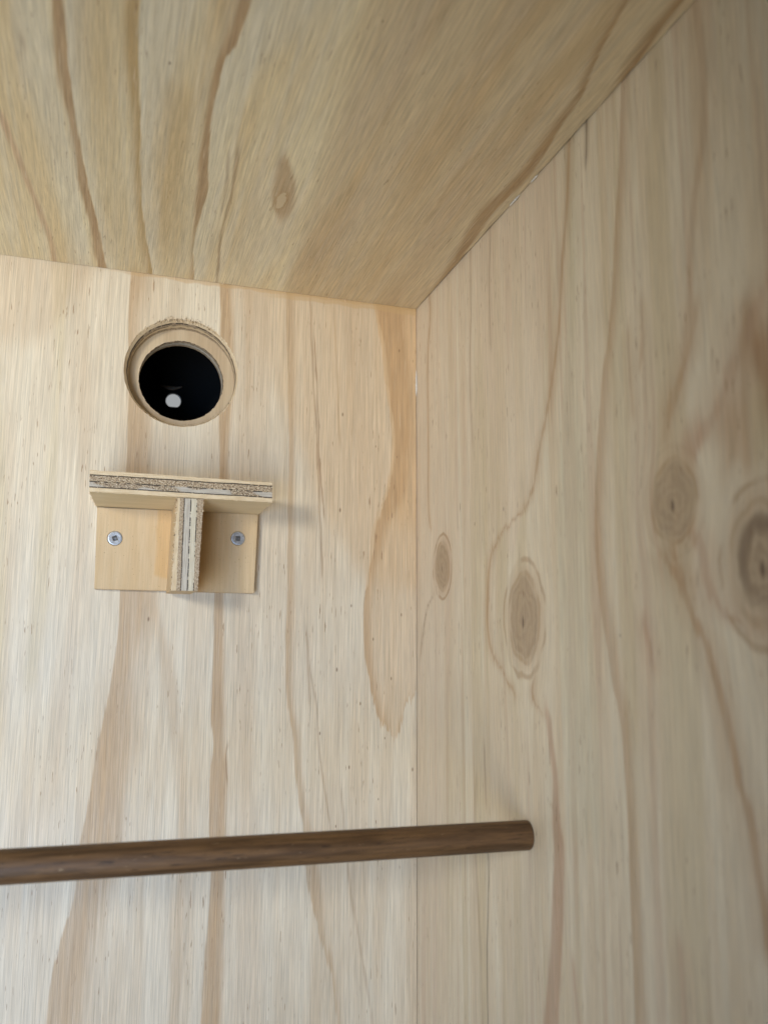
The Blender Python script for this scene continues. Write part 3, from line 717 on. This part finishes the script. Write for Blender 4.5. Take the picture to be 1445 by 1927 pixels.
# top panel: its sawn edges stay a hair short of the walls
bm = bmesh.new()
N1, N2 = 260, 200
pts = []
for i in range(N1 + 1):
    x = LEFT + (-.0006 - LEFT) * i / N1
    pts.append((x, -.0005 + mnoise.noise((x * 160, 3.1, 0)) * .00045 + random.uniform(-.00018, .00018)))
for i in range(1, N2 + 1):
    y = -.0006 + (FRONT + .0006) * i / N2
    pts.append((-.0006 + mnoise.noise((y * 90, 7.7, 0)) * .0005 + random.uniform(-.00012, .00012), y))
pts.append((LEFT, FRONT))
lo = [bm.verts.new((x, y, 0)) for x, y in pts]
hi = [bm.verts.new((x, y, .012)) for x, y in pts]
bm.faces.new(lo)
bm.faces.new(hi)
for i in range(len(pts)):
    j = (i + 1) % len(pts)
    bm.faces.new((lo[i], lo[j], hi[j], hi[i]))
bmesh.ops.triangulate(bm, faces=[f for f in bm.faces if len(f.verts) > 4])
top = obj("top_panel", bm, M_top, BOX, "overhead top panel with wavy tan grain bands")
# stray slivers along the sawn edges of the top panel
bm = bmesh.new()
for i in range(34):
    x = random.uniform(-.26, -.004)
    fibre(bm, (x, -.0008, .0002), (random.uniform(-.5, .5), random.uniform(-.3, .1), -1), (1, 0, 0),
          random.uniform(.0006, .0016) * random.choice((1, 1, 1.7)), random.uniform(.0002, .0004))
for i in range(16):
    y = random.uniform(-.28, -.004)
    fibre(bm, (-.0010, y, .0002), (random.uniform(-.4, .4), random.uniform(-.7, .7), -1), (0, 1, 0),
          random.uniform(.0005, .0012), random.uniform(.0002, .0005))
obj("torn_edge", bm, M_fibre, top, "fine pale slivers along the sawn edge")


# ------------------------------------------------------------------ dabs of white filler in the corner joints
def dab(name_loc, ax, length, thick, label, seed):
    ax = Vector(ax).normalized()
    bm = bmesh.new()
    rings = []
    other = Vector((-1, -1, 0)).normalized() if abs(ax.z) > .5 else Vector((-1, 0, -1)).normalized()
    third = ax.cross(other)
    for i in range(15):
        t = i / 14
        w = thick * math.sin(math.pi * min(.999, max(.02, t))) ** .55 * (.55 + .9 * abs(mnoise.noise((t * 6, seed, 0))))
        c = Vector(name_loc) + ax * length * (t - .5)
        rings.append([c + other * w * .55 * math.cos(a) + third * w * 1.0 * math.sin(a)
                      for a in [2 * math.pi * k / 10 for k in range(10)]])
    vs = loft(bm, rings)
    bm.faces.new(vs[0])
    bm.faces.new(vs[-1])
    return tag(obj("filler_dab", bm, M_filler, smooth=True), label, "filler", "dabs of white filler in the joints")


dab((-.0006, -.0006, -.0525), (0, 0, 1), .018, .0007, "thin white filler smear in the vertical corner joint beside the back panel", 1.0)
dab((-.0008, -.1520, -.0006), (0, 1, 0), .012, .0007, "longer dab of white filler in the sloping joint, lower of the two", 2.0)
dab((-.0008, -.1740, -.0006), (0, 1, 0), .008, .0006, "short dab of white filler in the sloping joint, upper of the two", 3.0)

# ------------------------------------------------------------------ black duct behind the hole
bm = bmesh.new()
DC = Vector((-.1500, 0, -.0560))
YA, YB = .0216, .108
HD = Vector((-.1517, 0, -.0482))


def circ(c, r, y, n=96, flat=None):
    out = []
    for i in range(n):
        a = 2 * math.pi * i / n
        z = r * math.sin(a)
        if flat is not None:
            z = max(z, -flat)
        out.append((c.x + r * math.cos(a), y, c.z + z))
    return out


loft(bm, [circ(DC, .031, YA), circ(DC, .058, YA), circ(DC, .058, YB), circ(HD, .0057, YB, flat=.0050), circ(HD, .0057, YB + .002, flat=.0050),
          circ(DC, .060, YB + .002), circ(DC, .060, YA - .0002), circ(DC, .031, YA - .0002), circ(DC, .031, YA)])
DUCT = tag(obj("black_duct", bm, M_black), "dark hollow duct seen through the round hole, with one small round opening showing daylight", "duct")
bm = bmesh.new()
rings = []
for i in range(64):
    a = 2 * math.pi * i / 64
    c = Vector((HD.x + .0059 * math.cos(a), YB + .0024, HD.z + max(.0059 * math.sin(a), -.0052)))
    n = Vector((math.cos(a), 0, math.sin(a)))
    rings.append([c + n * .00055 * math.cos(b) + Vector((0, 1, 0)) * .00055 * math.sin(b) for b in [2 * math.pi * k / 8 for k in range(8)]])
rings.append(rings[0])
loft(bm, rings)
obj("eyelet", bm, M_grey, DUCT, "pale rim of the small opening", True)
# made-up brown sliver standing in for a faint crescent of light in the duct
bm = bmesh.new()
rings = []
for i in range(25):
    t = i / 24
    x = -.1617 + .0155 * t
    z = -.0386 - .0016 * math.sin(math.pi * t)
    w = .0014 * math.sin(math.pi * min(.98, max(.02, t))) + .0001
    rings.append([(x, YB - .004 + .0015 * math.cos(b), z + w * math.sin(b)) for b in [2 * math.pi * k / 8 for k in range(8)]])
vs = loft(bm, rings)
bm.faces.new(vs[0])
bm.faces.new(vs[-1])
obj("crescent_gleam", bm, simple("gleam_brown", (.30, .22, .16), .5), DUCT, None, True)

# ------------------------------------------------------------------ small T shaped shelf bracket
BR = thing("shelf_bracket", "small plywood shelf bracket with a central web, screwed to the back panel below the hole", "shelf bracket", (-.152, 0, -.197))


def quadbox(bm, front, backq, mi_front=1, sub=1, jitter=0):
    f = [bm.verts.new(p) for p in front]
    b = [bm.verts.new(p) for p in backq]
    ff = bm.faces.new(f)
    ff.material_index = mi_front
    bm.faces.new(b[::-1])
    for i in range(4):
        j = (i + 1) % 4
        bm.faces.new((f[i], b[i], b[j], f[j]))
    return f, b


# plate with two countersunk screws
SC = [(-.1880, -.1672, 21.0), (-.1170, -.1640, 2.0)]
bm = bmesh.new()
fy, by = -.0060, -.0001
P = [(-.1988, -.1494), (-.1051, -.1484), (-.1062, -.1968), (-.1978, -.1968)]
quadbox(bm, [(x, fy, z) for x, z in P], [(x + random.uniform(-.0002, .0002), by, z) for x, z in P], 0)
bmesh.ops.bevel(bm, geom=list(bm.edges), offset=.0004, segments=2, affect='EDGES')
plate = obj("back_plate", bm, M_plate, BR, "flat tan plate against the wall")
for (x, z, rot) in SC:
    bm = bmesh.new()
    rs = [[(x + r * math.cos(2 * math.pi * k / 40), y, z + r * math.sin(2 * math.pi * k / 40)) for k in range(40)]
          for r, y in ((.00445, fy - .01), (.00445, fy - .00001), (.0016, fy + .0040))]
    vs = loft(bm, rs)
    bm.faces.new(vs[0])
    bm.faces.new(vs[-1])
    cut = obj("cutter", bm, M_plate)
    md = plate.modifiers.new("cut", 'BOOLEAN')
    md.object = cut
    md.operation = 'DIFFERENCE'
    md.solver = 'EXACT'
    bpy.context.view_layer.update()
    dg = bpy.context.evaluated_depsgraph_get()
    nm = bpy.data.meshes.new_from_object(plate.evaluated_get(dg))
    plate.modifiers.clear()
    plate.data = nm
    bpy.data.objects.remove(cut)
plate.data.name = "back_plate"


def screw(x, z, rot, label):
    bm = bmesh.new()
    n = 48
    rot = math.radians(rot)

    def ring(r, y):
        return [(x + r * math.cos(2 * math.pi * k / n), y, z + r * math.sin(2 * math.pi * k / n)) for k in range(n)]

    def square(h, y):
        out = []
        for k in range(n):
            a = 2 * math.pi * k / n
            c, s = math.cos(a), math.sin(a)
            m = h / max(abs(c), abs(s))
            px, pz = c * m, s * m
            out.append((x + px * math.cos(rot) - pz * math.sin(rot), y, z + px * math.sin(rot) + pz * math.cos(rot)))
        # align the square's ring with the circle's ring
        sh = int(round(rot / (2 * math.pi) * n)) % n
        return out[-sh:] + out[:-sh] if sh else out
    rings = [ring(.0013, fy + .0036), ring(.0039, fy + .0004), ring(.0041, fy - .00005), ring(.0040, fy - .00018), ring(.0034, fy - .00026),
             square(.00150, fy - .00022), square(.00135, fy - .00010)]
    vs = loft(bm, rings)
    bm.faces.new(vs[0])
    h = obj("screw", bm, M_screw, BR, label)
    bm = bmesh.new()
    vs = loft(bm, [square(.00134, fy - .00012), square(.00125, fy + .0011), square(.0006, fy + .0016)])
    bm.faces.new(vs[-1])
    obj("socket", bm, M_socket, h, "square drive socket")


screw(*SC[0], "left screw, its square socket turned askew")
screw(*SC[1], "right screw, its square socket upright")

# shelf
bm = bmesh.new()
FY = -.052
fr = [(-.2030, FY, -.1370), (-.1052, FY, -.1376), (-.1050, FY, -.1489), (-.2027, FY, -.1488)]
bb = [(-.2026, -.0002, -.1370), (-.1046, -.0002, -.1376), (-.1050, -.0002, -.1487), (-.1990, -.0002, -.1490)]
f, b = quadbox(bm, fr, bb, 1)
bmesh.ops.subdivide_edges(bm, edges=[e for e in bm.edges if abs((e.verts[0].co - e.verts[1].co).x) > .05], cuts=90)
for vtx in bm.verts:
    if vtx.co.y < -.04:
        vtx.co.z += mnoise.noise((vtx.co.x * 300, vtx.co.z * 200, 1)) * .00022
        vtx.co.y += mnoise.noise((vtx.co.x * 260, vtx.co.z * 200, 5)) * .0003
shelf = obj("shelf", bm, [M_shelf, M_shelf_edge], BR, "horizontal shelf board with a sawn layered front edge")
bm = bmesh.new()
for i in range(46):
    x = random.uniform(-.203, -.106)
    fibre(bm, (x, FY + random.uniform(0, .0005), -.1489 + random.uniform(0, .0003)), (random.uniform(-.8, .8), -.2, -random.uniform(.2, .8)), (1, 0, 0),
          random.uniform(.0004, .0012), random.uniform(.0002, .0004), 0)
for i in range(22):
    t = random.random()
    y = -.050 + .042 * t
    x = -.2027 + .0037 * (y - FY) / .052
    fibre(bm, (x, y, -.1487), (-random.uniform(.3, 1), random.uniform(-.5, .5), -random.uniform(.0, .5)), (0, 1, 0),
          random.uniform(.0006, .0018), random.uniform(.0003, .0007), 0)
obj("torn_edge", bm, [M_fibre], shelf)

# web
bm = bmesh.new()
WY = -.0505
fr = [(-.1566, WY, -.1491), (-.1428, WY, -.1491), (-.1441, WY, -.1997), (-.1578, WY, -.1998)]
bb = [(-.1566, fy - .0001, -.1491), (-.1428, fy - .0001, -.1491), (-.1441, fy - .0001, -.1985), (-.1578, fy - .0001, -.1985)]
f, b = quadbox(bm, fr, bb, 1)
bmesh.ops.subdivide_edges(bm, edges=[e for e in bm.edges if abs((e.verts[0].co - e.verts[1].co).z) > .03], cuts=70)
for vtx in bm.verts:
    if vtx.co.y < -.04:
        left = vtx.co.x < -.15
        vtx.co.x += mnoise.noise((vtx.co.z * 420, 3 if left else 8, 1)) * (.0006 if left else .0003) - (.0002 if left else 0)
        vtx.co.y += mnoise.noise((vtx.co.z * 300, vtx.co.x * 300, 5)) * .0003
web = obj("web", bm, [M_web, M_web_edge], BR, "upright web under the shelf with a sawn layered edge")
bm = bmesh.new()
for i in range(90):
    z = random.uniform(-.199, -.150)
    t = (-.1491 - z) / .0506
    x = -.1567 - .0012 * t
    fibre(bm, (x, WY + random.uniform(-.0002, .0012), z), (-random.uniform(.1, .5), -random.uniform(-.1, .2), random.uniform(-1, 1)), (0, 0, 1) if random.random() < .4 else (1, 0, 0),
          random.uniform(.0006, .0018), random.uniform(.0002, .0005), 0 if random.random() < .8 else 1)
for i in range(40):
    z = random.uniform(-.199, -.150)
    t = (-.1491 - z) / .0506
    x = -.1428 - .0013 * t
    fibre(bm, (x, WY + random.uniform(-.0002, .0006), z), (random.uniform(.1, .6), -.1, random.uniform(-1, 1)), (1, 0, 0),
          random.uniform(.0003, .0009), random.uniform(.0002, .0004), 0)
obj("torn_edge", bm, [M_fibre, M_fibre_dark], web)

# ------------------------------------------------------------------ dark dowel perch
bm = bmesh.new()
DY, DZ, DR = -.1512, -.3149, .0066
rings = []
for x, r in ((-.0002, DR - .0002), (-.0008, DR), (-.05, DR), (-.12, DR), (-.2, DR), (-.3, DR), (-.45, DR), (LEFT, DR)):
    rings.append([(x, DY + r * math.cos(2 * math.pi * k / 72), DZ + r * math.sin(2 * math.pi * k / 72)) for k in range(72)])
vs = loft(bm, rings)
bm.faces.new(vs[0])
bm.faces.new(vs[-1])
tag(obj("wooden_dowel", bm, M_dowel, smooth=True), "round dark brown wooden dowel fixed crosswise into the side panel", "dowel")
